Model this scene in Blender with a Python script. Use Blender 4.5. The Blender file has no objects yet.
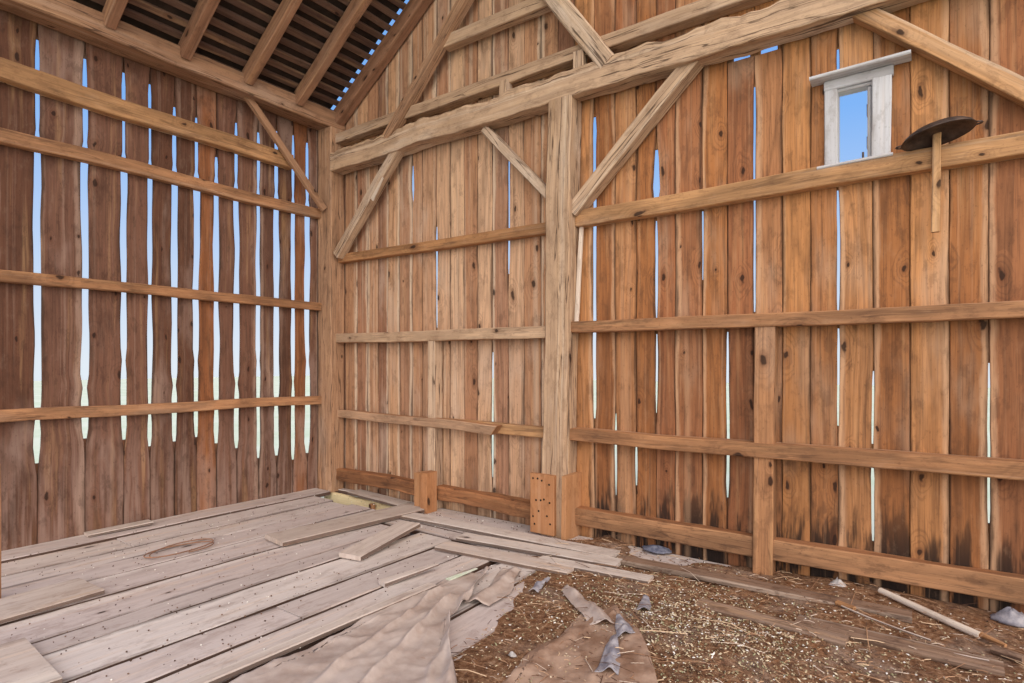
import bpy, math, random
from mathutils import Vector, Matrix, noise

random.seed(7)
C = bpy.context.scene.collection
D = bpy.data
Y0, X0 = 4.17, -5.60          # inner faces of the gable wall and of the eave wall


def lin(r, g, b):
    f = lambda c: (c / 255 / 12.92) if c / 255 <= .04045 else ((c / 255 + .055) / 1.055) ** 2.4
    return (f(r), f(g), f(b), 1)


def nz(*p):
    return noise.noise(Vector(p))


# ------------------------------------------------------------------ materials
class NT:
    def __init__(s, name):
        s.m = D.materials.new(name)
        s.m.use_nodes = True
        s.t = s.m.node_tree
        s.t.nodes.clear()
        s.out = s.n('ShaderNodeOutputMaterial')
        s.b = s.n('ShaderNodeBsdfPrincipled')
        s.l(s.b.outputs[0], s.out.inputs[0])

    def n(s, typ, **kw):
        nd = s.t.nodes.new(typ)
        for k, v in kw.items():
            setattr(nd, k, v)
        return nd

    def l(s, a, b):
        s.t.links.new(a, b)

    def val(s, sock, v):
        if isinstance(v, bpy.types.NodeSocket):
            s.l(v, sock)
        else:
            sock.default_value = v

    def math(s, op, a, b=0.0, c=None, clamp=False):
        nd = s.n('ShaderNodeMath', operation=op, use_clamp=clamp)
        s.val(nd.inputs[0], a)
        s.val(nd.inputs[1], b)
        if c is not None:
            s.val(nd.inputs[2], c)
        return nd.outputs[0]

    def vec(s, x, y, z):
        nd = s.n('ShaderNodeCombineXYZ')
        for i, v in enumerate((x, y, z)):
            s.val(nd.inputs[i], v)
        return nd.outputs[0]

    def noise(s, vec, scale=1.0, detail=3.0, rough=.55, dist=0.0):
        nd = s.n('ShaderNodeTexNoise')
        s.l(vec, nd.inputs['Vector'])
        nd.inputs['Scale'].default_value = scale
        nd.inputs['Detail'].default_value = detail
        nd.inputs['Roughness'].default_value = rough
        nd.inputs['Distortion'].default_value = dist
        return nd.outputs['Fac']

    def ramp(s, fac, stops, interp='LINEAR'):
        nd = s.n('ShaderNodeValToRGB')
        r = nd.color_ramp
        r.interpolation = interp
        while len(r.elements) < len(stops):
            r.elements.new(.5)
        for e, (p, c) in zip(r.elements, stops):
            e.position = p
            e.color = c if len(c) == 4 else (*c, 1)
        s.l(fac, nd.inputs[0])
        return nd.outputs[0]

    def sstep(s, v, a, b):
        nd = s.n('ShaderNodeMapRange', interpolation_type='SMOOTHSTEP')
        s.val(nd.inputs['Value'], v)
        nd.inputs['From Min'].default_value = a
        nd.inputs['From Max'].default_value = b
        return nd.outputs[0]

    def mix(s, fac, a, b, typ='MIX'):
        nd = s.n('ShaderNodeMix', data_type='RGBA', blend_type=typ)
        s.val(nd.inputs[0], fac)
        s.val(nd.inputs[6], a)
        s.val(nd.inputs[7], b)
        return nd.outputs[2]


def wood(name, cols, grain=.5, knots=.6, grey=(150, 135, 125), grey_amt=.35, dark=(60, 38, 28), stain_tone=0.0,
         rough=.8, ring=9.0, bump=.35, edge=.0, grime=.0, lowgrey=.0, streak=.6, streak_col=(206, 178, 152), crack=0.0, dirt=.45, side=0.0):
    """wood with the grain along V (metres); colour attribute 'bid' holds two random numbers of each board"""
    s = NT(name)
    uv = s.n('ShaderNodeUVMap', uv_map='UVMap').outputs[0]
    at = s.n('ShaderNodeAttribute', attribute_name='bid')
    sep = s.n('ShaderNodeSeparateXYZ')
    s.l(uv, sep.inputs[0])
    sb = s.n('ShaderNodeSeparateColor')
    s.l(at.outputs['Color'], sb.inputs[0])
    u, v, r1, r2, ed = sep.outputs[0], sep.outputs[1], sb.outputs[0], sb.outputs[1], sb.outputs[2]
    ou = s.math('MULTIPLY_ADD', r1, 91.0, u)
    ov = s.math('MULTIPLY_ADD', r2, 77.0, v)
    oz = s.math('MULTIPLY', r1, 33.0)

    def p(a, b):
        return s.vec(s.math('MULTIPLY', ou, a), s.math('MULTIPLY', ov, b), oz)
    # knots
    vo = s.n('ShaderNodeTexVoronoi', voronoi_dimensions='2D')
    warp = s.math('MULTIPLY', s.math('SUBTRACT', s.noise(p(9, 7), 1.0, 3.0, .6), .5), .30)
    kv = s.n('ShaderNodeVectorMath', operation='ADD')
    s.l(p(5.2, 2.6), kv.inputs[0])
    s.l(s.vec(warp, warp, 0.0), kv.inputs[1])
    s.l(kv.outputs[0], vo.inputs['Vector'])
    vo.inputs['Scale'].default_value = 1.0
    kd = vo.outputs['Distance']
    kc = s.n('ShaderNodeSeparateColor')
    s.l(vo.outputs['Color'], kc.inputs[0])
    kd = s.math('DIVIDE', kd, s.math('MULTIPLY_ADD', kc.outputs[1], .9, .45))
    pick = s.math('LESS_THAN', kc.outputs[0], knots)
    # distort rings round the knot
    near = s.math('MULTIPLY', s.sstep(kd, .42, .02), pick)
    base = s.noise(p(4.5, .38), 1.0, 2.0, .5)
    f = s.math('MULTIPLY_ADD', near, .35, base)
    rings = s.math('PINGPONG', s.math('MULTIPLY', f, ring), .5)
    rings = s.sstep(rings, .05, .5)
    fine = s.noise(p(70, 1.6), 1.0, 3.0, .6)
    mid = s.noise(p(16, .7), 1.0, 3.0, .6)
    blot = s.noise(p(2.2, .75), 1.0, 4.0, .6)
    n = len(cols)
    col = s.ramp(r2, [((i + .5) / n, lin(*c)) for i, c in enumerate(cols)])
    dk = lin(*dark)
    col = s.mix(s.math('MULTIPLY', s.sstep(rings, .35, 1.0), grain * .55), col, s.mix(.62, col, dk))
    col = s.mix(s.math('MULTIPLY', s.sstep(fine, .45, .75), grain), col, s.mix(.6, col, dk))
    col = s.mix(s.math('MULTIPLY', s.sstep(mid, .5, .78), grain * .9), col, s.mix(.55, col, dk))
    lt = s.mix(.45, col, lin(225, 180, 130))
    col = s.mix(s.math('MULTIPLY', s.sstep(mid, .47, .25), .5), col, lt)
    gm = s.sstep(blot, .52, .70)
    if lowgrey:
        hv = s.math('ADD', s.sstep(v, 1.1, .1), s.math('MULTIPLY', blot, .0))
        gm = s.math('MAXIMUM', gm, s.math('MULTIPLY', s.math('MULTIPLY', hv, s.sstep(mid, .40, .60)), lowgrey))
    col = s.mix(s.math('MULTIPLY', gm, grey_amt), col, lin(*grey))
    bl2 = s.noise(p(5.0, 1.5), 1.0, 4.0, .65)
    col = s.mix(s.math('MULTIPLY', s.sstep(bl2, .56, .72), .35 + grime), col, s.mix(.7, col, dk))
    if stain_tone:
        low_tone = s.math('MULTIPLY', s.sstep(s.math('MULTIPLY_ADD', s.math('SUBTRACT', s.noise(p(3, 1.2), 1.0, 4.0, .65), .5), 1.6, v), 1.9, 1.3), .42 * stain_tone)
        col = s.mix(low_tone, col, s.mix(.62, col, lin(84, 50, 32)))  # boards turn darker and redder towards the bottom, with a noisy border
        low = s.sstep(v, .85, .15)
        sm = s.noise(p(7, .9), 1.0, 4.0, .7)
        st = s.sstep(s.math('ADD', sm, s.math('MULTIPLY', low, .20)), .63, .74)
        st = s.math('MULTIPLY', st, s.math('MULTIPLY', low, stain_tone, clamp=True))
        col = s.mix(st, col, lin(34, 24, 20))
    # long streaks, pale and dark
    stk = s.noise(p(26, .22), 1.0, 3.0, .6)
    wide = s.noise(p(9, .16), 1.0, 2.0, .5)
    col = s.mix(s.math('MULTIPLY', s.sstep(stk, .56, .72), .55 * streak), col, lin(*streak_col))
    col = s.mix(s.math('MULTIPLY', s.sstep(stk, .42, .26), .60 * streak), col, s.mix(.75, col, dk))
    col = s.mix(s.math('MULTIPLY', s.sstep(wide, .60, .72), .45 * streak), col, lin(*streak_col))
    if edge:
        sg = s.math('MULTIPLY_ADD', ed, 2.0, -1.0)
        en = s.noise(p(7, 1.1), 1.0, 4.0, .65)
        wob = s.math('MULTIPLY', s.math('SUBTRACT', en, .5), 1.1)
        ab = s.math('ADD', s.math('ABSOLUTE', sg), wob)
        # pale sapwood along one edge of some boards
        sd = s.math('MULTIPLY', sg, s.math('SUBTRACT', s.math('MULTIPLY', s.math('GREATER_THAN', r1, .5), 2.0), 1.0))
        sap = s.math('MULTIPLY', s.sstep(s.math('ADD', sd, wob), .55, .80), s.math('LESS_THAN', s.math('FRACT', s.math('MULTIPLY', r1, 7.0)), .45))
        col = s.mix(s.math('MULTIPLY', sap, .6), col, lin(*streak_col))
        em = s.sstep(ab, .86, 1.08)
        col = s.mix(s.math('MULTIPLY', em, edge), col, lin(50, 34, 26))
    # dirt: soft blotches and small specks
    d1 = s.noise(p(13, 6), 1.0, 5.0, .7)
    d2 = s.noise(p(75, 38), 1.0, 2.0, .6)
    col = s.mix(s.math('MULTIPLY', s.sstep(d1, .52, .64), dirt), col, s.mix(.62, col, dk))
    col = s.mix(s.math('MULTIPLY', s.sstep(d1, .46, .30), dirt * .5), col, s.mix(.4, col, lin(*streak_col)))
    col = s.mix(s.math('MULTIPLY', s.sstep(d2, .62, .74), dirt * .9), col, s.mix(.7, col, dk))
    f2 = s.noise(p(190, 4.5), 1.0, 2.0, .6)
    col = s.mix(s.math('MULTIPLY', s.sstep(f2, .50, .72), grain * .8), col, s.mix(.5, col, dk))
    if crack:
        ck = s.noise(p(9, .45), 1.0, 3.0, .6, .3)
        ck2 = s.noise(p(30, 1.0), 1.0, 3.0, .6, .2)
        c1 = s.math('MULTIPLY', s.sstep(s.math('ABSOLUTE', s.math('SUBTRACT', ck, .5)), .016, .004), s.sstep(ck2, .42, .52))
        c2 = s.math('MULTIPLY', s.sstep(s.math('ABSOLUTE', s.math('SUBTRACT', ck2, .5)), .030, .006), s.sstep(ck, .52, .62))
        col = s.mix(s.math('MULTIPLY', s.math('MAXIMUM', c1, c2), crack), col, lin(62, 42, 32))
    if side:       # sawn plank edges: raw and dirty
        sgs = s.math('ABSOLUTE', s.math('MULTIPLY_ADD', ed, 2.0, -1.0))
        col = s.mix(s.math('MULTIPLY', s.math('GREATER_THAN', sgs, .997), side), col, lin(72, 46, 33))
    kcore = s.math('MULTIPLY', s.sstep(kd, .085, .045), pick)
    khal = s.math('MULTIPLY', s.sstep(kd, .20, .05), pick)
    col = s.mix(s.math('MULTIPLY', khal, .38), col, lin(88, 48, 28))
    col = s.mix(s.math('MULTIPLY', kcore, .85), col, lin(38, 22, 16))
    s.l(col, s.b.inputs['Base Color'])
    s.b.inputs['Roughness'].default_value = rough
    s.b.inputs['Specular IOR Level'].default_value = .25
    bh = s.math('ADD', s.math('MULTIPLY', fine, .6), s.math('ADD', mid, s.math('MULTIPLY', kcore, -.6)))
    bp = s.n('ShaderNodeBump')
    bp.inputs['Strength'].default_value = bump
    bp.inputs['Distance'].default_value = .006
    s.l(bh, bp.inputs['Height'])
    s.l(bp.outputs[0], s.b.inputs['Normal'])
    return s.m


def plain(name, rgb, rough=.7, metal=0.0, var=.25, scale=8.0, rgb2=None, spec=.3, bump=0.0, alpha=None):
    s = NT(name)
    tc = s.n('ShaderNodeTexCoord').outputs['Object']
    n1 = s.noise(tc, scale, 5.0, .65)
    a, b = lin(*rgb), lin(*(rgb2 or [c * (1 - var) for c in rgb]))
    s.l(s.mix(s.sstep(n1, .35, .68), a, b), s.b.inputs['Base Color'])
    s.b.inputs['Roughness'].default_value = rough
    s.b.inputs['Metallic'].default_value = metal
    s.b.inputs['Specular IOR Level'].default_value = spec
    if bump:
        bp = s.n('ShaderNodeBump')
        bp.inputs['Strength'].default_value = bump
        bp.inputs['Distance'].default_value = .01
        s.l(s.noise(tc, scale * 4, 5.0, .7), bp.inputs['Height'])
        s.l(bp.outputs[0], s.b.inputs['Normal'])
    if alpha is not None:
        s.b.inputs['Alpha'].default_value = alpha
    return s.m


M = {}
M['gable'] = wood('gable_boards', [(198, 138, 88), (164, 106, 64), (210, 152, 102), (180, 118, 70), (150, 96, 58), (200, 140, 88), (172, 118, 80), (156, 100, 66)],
                  grain=.75, knots=.42, grey_amt=.4, grey=(182, 152, 128), stain_tone=1.0, edge=.7, streak=.6, streak_col=(200, 158, 124))
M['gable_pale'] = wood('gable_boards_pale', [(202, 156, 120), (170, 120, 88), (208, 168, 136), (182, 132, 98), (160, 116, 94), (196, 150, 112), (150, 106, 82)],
                       grain=.6, knots=.3, grey_amt=.45, grey=(196, 172, 154), stain_tone=.35, edge=.65, streak=.85, streak_col=(214, 190, 166))
M['eave'] = wood('eave_boards', [(126, 82, 56), (92, 60, 46), (142, 88, 54), (100, 70, 58), (116, 80, 64)],
                 grain=.6, knots=.3, grey_amt=.40, grey=(172, 146, 134), edge=.7, grime=.3, lowgrey=1.0, streak=.6, streak_col=(164, 136, 120), dirt=.6)
M['timber'] = wood('hewn_timber', [(192, 160, 132), (180, 148, 120), (196, 166, 140)], grain=.55, knots=.12, grey_amt=.5,
                   grey=(202, 186, 172), dark=(92, 66, 50), ring=5, bump=1.0, streak=.6, streak_col=(220, 202, 184), crack=.8)
M['timber_brown'] = wood('brown_timber', [(174, 134, 104), (160, 120, 92), (180, 142, 112)], grain=.55, knots=.15, grey_amt=.35,
                         grey=(184, 160, 142), dark=(80, 54, 42), ring=5, bump=1.0, streak=.55, streak_col=(204, 178, 156), crack=.7)
M['rail'] = wood('rail_wood', [(192, 144, 100), (178, 128, 86), (196, 150, 106)], grain=.5, knots=.35, grey_amt=.3,
                 grey=(190, 166, 144), dark=(88, 58, 40), bump=.7, edge=.35, streak=.5, crack=.35)
M['rail_brown'] = wood('rail_wood_brown', [(176, 126, 88), (160, 112, 76), (182, 132, 94)], grain=.55, knots=.3, grey_amt=.3,
                       grey=(176, 150, 130), dark=(74, 48, 36), bump=.7, edge=.35, streak=.5, streak_col=(198, 164, 136), crack=.4)
M['sill'] = wood('sill_wood', [(160, 108, 72), (148, 100, 68)], grain=.55, knots=.25, grey_amt=.1, grey=(160, 134, 112),
                 dark=(66, 42, 32), bump=.7, edge=.4, streak=.2, streak_col=(176, 132, 96), crack=.5, dirt=.6)
M['roof'] = wood('roof_wood', [(158, 116, 90), (146, 104, 80), (164, 122, 96)], grain=.5, knots=.3, grey_amt=.25,
                 grey=(160, 138, 120), dark=(70, 46, 34), streak=.4)
M['batten'] = wood('batten_wood', [(98, 72, 60), (86, 62, 52), (108, 80, 66)], grain=.5, knots=.3, grey_amt=.3,
                   grey=(112, 98, 88), dark=(46, 32, 26), streak=.3, streak_col=(130, 110, 96))
M['floor'] = wood('floor_planks', [(198, 184, 178), (184, 170, 166), (206, 194, 189), (192, 177, 173)], grain=.30, knots=.06,
                  grey_amt=.6, grey=(198, 188, 184), dark=(122, 96, 84), ring=5, edge=.6, rough=.85, streak=.28, streak_col=(216, 204, 198), dirt=.45, side=.9)
M['loose'] = wood('loose_board_wood', [(194, 178, 169), (182, 166, 156), (200, 186, 178)], grain=.3, knots=.08,
                  grey_amt=.5, grey=(200, 188, 182), dark=(118, 90, 74), ring=5, edge=.3, streak=.3, streak_col=(216, 204, 194), dirt=.45, side=.75)
M['newwood'] = wood('newer_lumber', [(182, 132, 92), (172, 120, 82)], grain=.35, knots=.15, grey_amt=.1, dark=(104, 64, 38), ring=5, streak=.3)
M['joist'] = wood('pale_joist_wood', [(240, 222, 180), (234, 214, 172)], grain=.2, knots=.1, grey_amt=.1, dark=(160, 120, 70), streak=.1)
M['white'] = wood('whitewashed_wood', [(198, 196, 200), (186, 184, 188)], grain=.4, knots=.1, grey_amt=.5,
                  grey=(176, 168, 168), dark=(120, 106, 98), streak=.4, streak_col=(220, 214, 210))
M['silver'] = wood('silvered_wood', [(218, 202, 190), (208, 192, 178)], grain=.3, knots=.05, grey_amt=.4,
                   grey=(222, 212, 206), dark=(130, 104, 86), streak=.4)
M['dirty'] = wood('dirty_board_wood', [(150, 122, 104), (136, 108, 90)], grain=.5, knots=.1, grey_amt=.5, grey=(160, 140, 126),
                  dark=(70, 48, 38), edge=.5, streak=.4, streak_col=(176, 156, 140), dirt=.9, crack=.4)
M['hole'] = plain('dark_hole', (40, 26, 18), .9)
M['rust'] = plain('rusty_sheet_metal', (92, 74, 66), .5, .55, rgb2=(58, 46, 42), scale=14, spec=.5, bump=.2)
M['shingle'] = plain('roof_covering', (60, 46, 38), .95, rgb2=(40, 30, 26), scale=5)
M['earth'] = plain('dark_earth', (74, 54, 42), .95, rgb2=(44, 32, 26), scale=6, bump=.6)
M['grass'] = plain('outside_grass', (216, 216, 190), .95, rgb2=(202, 208, 174), scale=.6)
M['bluerag'] = plain('blue_cloth', (116, 116, 130), .85, rgb2=(78, 80, 98), scale=30, bump=.3)
M['greyrag'] = plain('grey_plastic', (158, 152, 156), .5, rgb2=(116, 112, 122), scale=20)
M['stone'] = plain('pale_stone', (188, 180, 178), .7, rgb2=(158, 150, 146), scale=30)
M['iron'] = plain('old_iron', (88, 78, 74), .55, .6, rgb2=(60, 50, 46), scale=30)


# ------------------------------------------------------------------ mesh builder
class MB:
    def __init__(s):
        s.v, s.f, s.uv, s.bid, s.mi = [], [], [], [], []

    def face(s, idx, uvs, bid, mi=0):
        s.f.append(idx)
        s.uv.append(uvs)
        s.bid.append(bid)
        s.mi.append(mi)

    def bar(s, p0, p1, w, h, up=(0, 0, 1), seg=None, ch=.006, wob=.0, rough=.0, edge=None, taper=1.0, ends=True, voff=0.0, mi=0,
            bow=(0, 0), skew=(0, 0), top_rough=0.0):
        """chamfered bar from p0 to p1; w across, h along 'up'; wob bends the whole bar, rough dents its faces.
        edge(t) -> (left, right) moves the two edges of a board."""
        p0, p1, up = Vector(p0), Vector(p1), Vector(up)
        a = p1 - p0
        L = a.length
        a = a / L
        side = a.cross(up).normalized()
        up = side.cross(a).normalized()
        if seg is None:
            seg = max(1, int(L / .12)) if (wob or rough or edge) else 1
        c = min(ch, w * .3, h * .3)
        sec = [(-w / 2, -h / 2 + c), (-w / 2 + c, -h / 2), (w / 2 - c, -h / 2), (w / 2, -h / 2 + c),
               (w / 2, h / 2 - c), (w / 2 - c, h / 2), (-w / 2 + c, h / 2), (-w / 2, h / 2 - c)]
        if rough and w > .08:      # extra points on the faces so that they can dent
            sec = sec[:2] + [(-w / 6, -h / 2), (w / 6, -h / 2)] + sec[2:4] + [(w / 2, -h / 6), (w / 2, h / 6)] + sec[4:6] + \
                  [(w / 6, h / 2), (-w / 6, h / 2)] + sec[6:] + [(-w / 2, h / 6), (-w / 2, -h / 6)]
        n = len(sec)
        per = [0.0]
        for i in range(n):
            q, r = sec[i], sec[(i + 1) % n]
            per.append(per[-1] + math.hypot(q[0] - r[0], q[1] - r[1]))
        sd = random.uniform(0, 500)
        r1, r2 = random.random(), random.random()
        b0 = len(s.v)
        for k in range(seg + 1):
            t = k / seg
            z = t * L
            k2 = 1 + (taper - 1) * t
            bx = wob * nz(sd, z * .9, 3) + bow[0] * math.sin(math.pi * t)
            by = wob * nz(sd + 40, z * .9, 7) + bow[1] * math.sin(math.pi * t)
            el, er = edge(t) if edge else (0, 0)
            for (x, y) in sec:
                x2, y2 = x * k2, y * k2
                if edge:
                    x2 += el if x < 0 else er
                if rough:
                    rr = rough
                    if top_rough and y > h * .3:
                        rr = rough + top_rough
                    d = nz(sd + x * 9, y * 9, z * 2.6) + .6 * nz(sd + x * 22, y * 22, z * 8)
                    x2 += rr * d * (1 if abs(x) > w * .3 else .3)
                    y2 += rr * (nz(sd + 90 + x * 9, y * 9, z * 2.6) + .6 * nz(sd + 90 + x * 22, y * 22, z * 8)) * (1 if abs(y) > h * .3 else .3)
                zz = z
                if k == 0:
                    zz += skew[0] * y
                if k == seg:
                    zz += skew[1] * y
                s.v.append(p0 + a * zz + side * (x2 + bx) + up * (y2 + by))
        for k in range(seg):
            va, vb = k * L / seg + voff, (k + 1) * L / seg + voff
            for i in range(n):
                j = (i + 1) % n
                q = [b0 + k * n + i, b0 + k * n + j, b0 + (k + 1) * n + j, b0 + (k + 1) * n + i]
                ei = .5 + sec[i][0] / w
                ej = .5 + sec[j][0] / w
                s.face(q, [(per[i], va), (per[i + 1], va), (per[i + 1], vb), (per[i], vb)],
                       [(r1, r2, ei), (r1, r2, ej), (r1, r2, ej), (r1, r2, ei)], mi)
        if ends:
            e0 = [b0 + i for i in range(n)][::-1]
            e1 = [b0 + seg * n + i for i in range(n)]
            for e, pts in ((e0, sec[::-1]), (e1, sec)):
                s.face(e, [(x, y * .3 + voff) for x, y in pts], [(r1, r2, .5)] * n, mi)
        return s

    def poly(s, rings, closed=True, cap=True, uvs=1.0):
        """skin a list of rings of points"""
        b0 = len(s.v)
        n = len(rings[0])
        for r in rings:
            s.v += [Vector(p) for p in r]
        for k in range(len(rings) - 1):
            for i in range(n if closed else n - 1):
                j = (i + 1) % n
                s.face([b0 + k * n + i, b0 + k * n + j, b0 + (k + 1) * n + j, b0 + (k + 1) * n + i],
                       [(i / n * uvs, k * .1), ((i + 1) / n * uvs, k * .1), ((i + 1) / n * uvs, k * .1 + .1), (i / n * uvs, k * .1 + .1)], [(.3, .6, 0)] * 4)
        if cap and closed:
            s.face([b0 + i for i in range(n)][::-1], [(0, 0)] * n, [(.3, .6, 0)] * n)
            s.face([b0 + (len(rings) - 1) * n + i for i in range(n)], [(0, 0)] * n, [(.3, .6, 0)] * n)
        return s

    def build(s, name, mats, parent=None, smooth=False, origin=None):
        me = D.meshes.new(name)
        o3 = Vector(origin) if origin else Vector((0, 0, 0))
        me.from_pydata([tuple(v - o3) for v in s.v], [], s.f)
        me.uv_layers.new(name='UVMap')
        me.color_attributes.new('bid', 'FLOAT_COLOR', 'CORNER')
        me.uv_layers['UVMap'].data.foreach_set('uv', [c for us in s.uv for u in us for c in u])
        me.color_attributes['bid'].data.foreach_set('color', [c for bs in s.bid for b in bs for c in (*b, 1.0)])
        for m in (mats if isinstance(mats, (list, tuple)) else [mats]):
            me.materials.append(m)
        for p, mi in zip(me.polygons, s.mi):
            p.material_index = mi
            p.use_smooth = smooth
        me.validate()
        o = D.objects.new(name, me)
        C.objects.link(o)
        if parent:
            o.parent = parent
            w, q = Vector((0, 0, 0)), parent
            while q:
                w += q.location
                q = q.parent
            o.location = o3 - w
        else:
            o.location = o3
        return o


def tag(o, label=None, cat=None, group=None, kind=None):
    for k, v in (('label', label), ('category', cat), ('group', group), ('kind', kind)):
        if v:
            o[k] = v
    return o


def empty(name, loc, label, cat, group=None):
    o = D.objects.new(name, None)
    C.objects.link(o)
    o.location = loc
    o.empty_display_size = .1
    return tag(o, label, cat, group)


def timber(name, label, cat, mat, p0, p1, w, h, up=(0, 0, 1), group=None, **kw):
    b = MB().bar(p0, p1, w, h, up, **kw)
    return tag(b.build(name, M[mat], origin=p0), label, cat, group)


# ------------------------------------------------------------------ walls of boards
def interp(ivs, z, soft=.10):
    """width of the daylight gap at height z for a list of (z0, z1, width)"""
    w = 0
    for z0, z1, wd in ivs:
        if z0 - soft < z < z1 + soft:
            k = min(1, max(0, (z - z0 + soft) / (soft * 2)), max(0, (z1 + soft - z) / (soft * 2)))
            w = max(w, wd * k)
    return w


def board_wall(mb, seams, place, up, top, bottom, cuts, thick=.020, mats=None, jig=.006, dist=4.17):
    """seams: list of (coordinate, gap intervals).  place(c, z, d) -> 3-D point, d = depth outwards."""
    seams = [(c, [(z0, z1, wd + .85 * thick * abs(c) / dist) for z0, z1, wd in g]) for c, g in seams]
    for i in range(len(seams) - 1):
        (a, ga), (b, gb) = seams[i], seams[i + 1]
        sa, sb = i * 13.7, (i + 1) * 13.7
        zt = top((a + b) / 2)
        spans = cuts(i, bottom(i), zt)
        mi = mats(i) if mats else 0
        for (z0, z1) in spans:
            L = z1 - z0

            def edge(t, z0=z0, L=L):
                z = z0 + t * L
                la = interp(ga, z) / 2 + .0015 + jig * nz(sa, z * 1.7, 1) + jig * .5 * nz(sa, z * 6, 7)
                lb = interp(gb, z) / 2 + .0015 - jig * nz(sb, z * 1.7, 1) + jig * .5 * nz(sb, z * 6, 17)
                la += .28 * interp(ga, z) * nz(sa + 5, z * 2.2, 4)
                lb += .28 * interp(gb, z) * nz(sb + 50, z * 2.2, 9)
                return (la, -lb) if place.sgn > 0 else (lb, -la)
            m = (a + b) / 2
            dz = random.uniform(-.004, .004)
            mb.bar(place(m, z0, thick / 2 + dz + .004), place(m, z1, thick / 2 + dz + .004), b - a, thick, up, seg=max(4, int(L / .11)), edge=edge,
                   ch=.004, voff=z0, mi=mi)
    # unseen strips added outside to block daylight along the closed stretches of seam
    for i in range(1, len(seams) - 1):
        c, g = seams[i]
        zt = top(c)
        zs = [bottom(i)]
        for z0, z1, wd in sorted(g):
            zs += [z0, z1]
        zs.append(zt)
        for k in range(0, len(zs), 2):
            if zs[k + 1] - zs[k] > .05:
                mb.bar(place(c, zs[k], thick + .022), place(c, zs[k + 1], thick + .022), .07, .02, up, seg=1, voff=zs[k])


def roofline(x):
    return 4.473 + .65 * (x + 5.01)


# --- gable wall (back)
class PB:
    sgn = -1
    def __call__(s, c, z, d):
        return (c, Y0 + d, z)


class PL:
    sgn = 1
    def __call__(s, c, z, d):
        return (X0 - d, c, z)


G = {}     # daylight gaps of the gable wall, by seam x
back = [(-5.62, []), (-5.50, []), (-5.356, []), (-5.149, []), (-4.974, []), (-4.805, []), (-4.656, []), (-4.482, []), (-4.292, [(3.05, 3.42, .012)]), (-4.15, []),
        (-3.959, [(1.75, 2.75, .007)]), (-3.775, []), (-3.597, []), (-3.432, []), (-3.262, [(.35, 1.5, .008)]), (-3.081, [(2.2, 3.3, .004)]),
        (-2.907, []), (-2.729, []), (-2.56, [(1.7, 2.1, .014), (2.9, 3.5, .012)]), (-2.40, []),
        (-2.22, [(.95, 3.4, .016)]), (-2.034, [(.35, 1.0, .011)]), (-1.858, [(.45, .8, .008)]), (-1.697, [(1.02, 1.62, .012), (1.74, 2.48, .014), (2.60, 3.02, .050)]),
        (-1.55, []), (-1.351, [(2.0, 2.5, .005)]), (-1.176, [(.45, 1.62, .014)]), (-.997, [(1.75, 3.3, .009)]), (-.821, []), (-.653, []),
        (-.495, [(1.0, 1.62, .009), (1.72, 2.5, .012), (2.61, 3.13, .0), (3.15, 3.4, .014)]), (-.307, [(2.61, 3.13, .0), (.3, .8, .012), (.9, 1.35, .007)]), (-.12, []), (.065, []), (.242, [(.5, 1.4, .008)]),
        (.43, []), (.62, []), (.8, []), (1.0, []), (1.2, [])]


def cuts_back(i, z0, z1):
    a = back[i][0]
    if abs(a + .495) < .001:                       # the board the window is let into
        return [(z0, 2.635), (3.115, z1)]
    if abs(a + 1.176) < .001:
        return [(z0, 3.497), (3.62, z1)]
    if abs(a + .997) < .001:
        return [(z0, 3.490), (3.62, z1)]
    if random.random() < .3:
        k = random.uniform(3.6, 3.8)
        return [(z0, k - .004), (k + .004, z1)]
    return [(z0, z1)]


mb = MB()
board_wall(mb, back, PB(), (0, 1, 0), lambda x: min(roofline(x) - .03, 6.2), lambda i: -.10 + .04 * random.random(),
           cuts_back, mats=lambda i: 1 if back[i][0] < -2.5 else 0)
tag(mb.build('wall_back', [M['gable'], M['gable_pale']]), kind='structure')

# --- eave wall (left)
lw = [.040, .038, .036, .030, .042, .046, .040, .046, .034, .054, .036, .052]
lx = [1.471, 1.783, 2.062, 2.268, 2.473, 2.668, 2.856, 3.055, 3.287, 3.488, 3.684, 3.858]
lb = [.62, .78, .74, .66, .68, .70, .62, .55, .42, .42, .35, .40]
lt = [3.92, 3.90, 3.9, 3.88, 3.75, 3.72, 3.4, 3.80, 3.78, 3.86, 3.88, 3.85]
left = [(.30, []), (.58, [(.6, 3.8, .03)]), (.86, []), (1.16, [(.7, 3.8, .035)])]
for i, (y, w) in enumerate(zip(lx, lw)):
    g = [(lb[i], 1.0 + .2 * (i % 3), w * .95), (1.0 + .2 * (i % 3), 3.2, w * 1.05), (3.2, lt[i], w * .6)]
    left.append((y, g))
left += [(3.99, []), (4.20, [])]
mb = MB()
board_wall(mb, left, PL(), (1, 0, 0), lambda y: 4.10, lambda i: -.03, lambda i, a, b: [(a, b)], jig=.002, dist=5.6)
tag(mb.build('wall_left', M['eave']), kind='structure')

# ------------------------------------------------------------------ timber frame
# corner post
timber('corner_post', 'square brown timber post in the corner where the two board walls meet', 'post', 'timber_brown',
       (-5.475, 4.07, -.02), (-5.470, 4.07, 4.0), .235, .19, (0, 1, 0), rough=.008, wob=.008, ch=.014)
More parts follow.
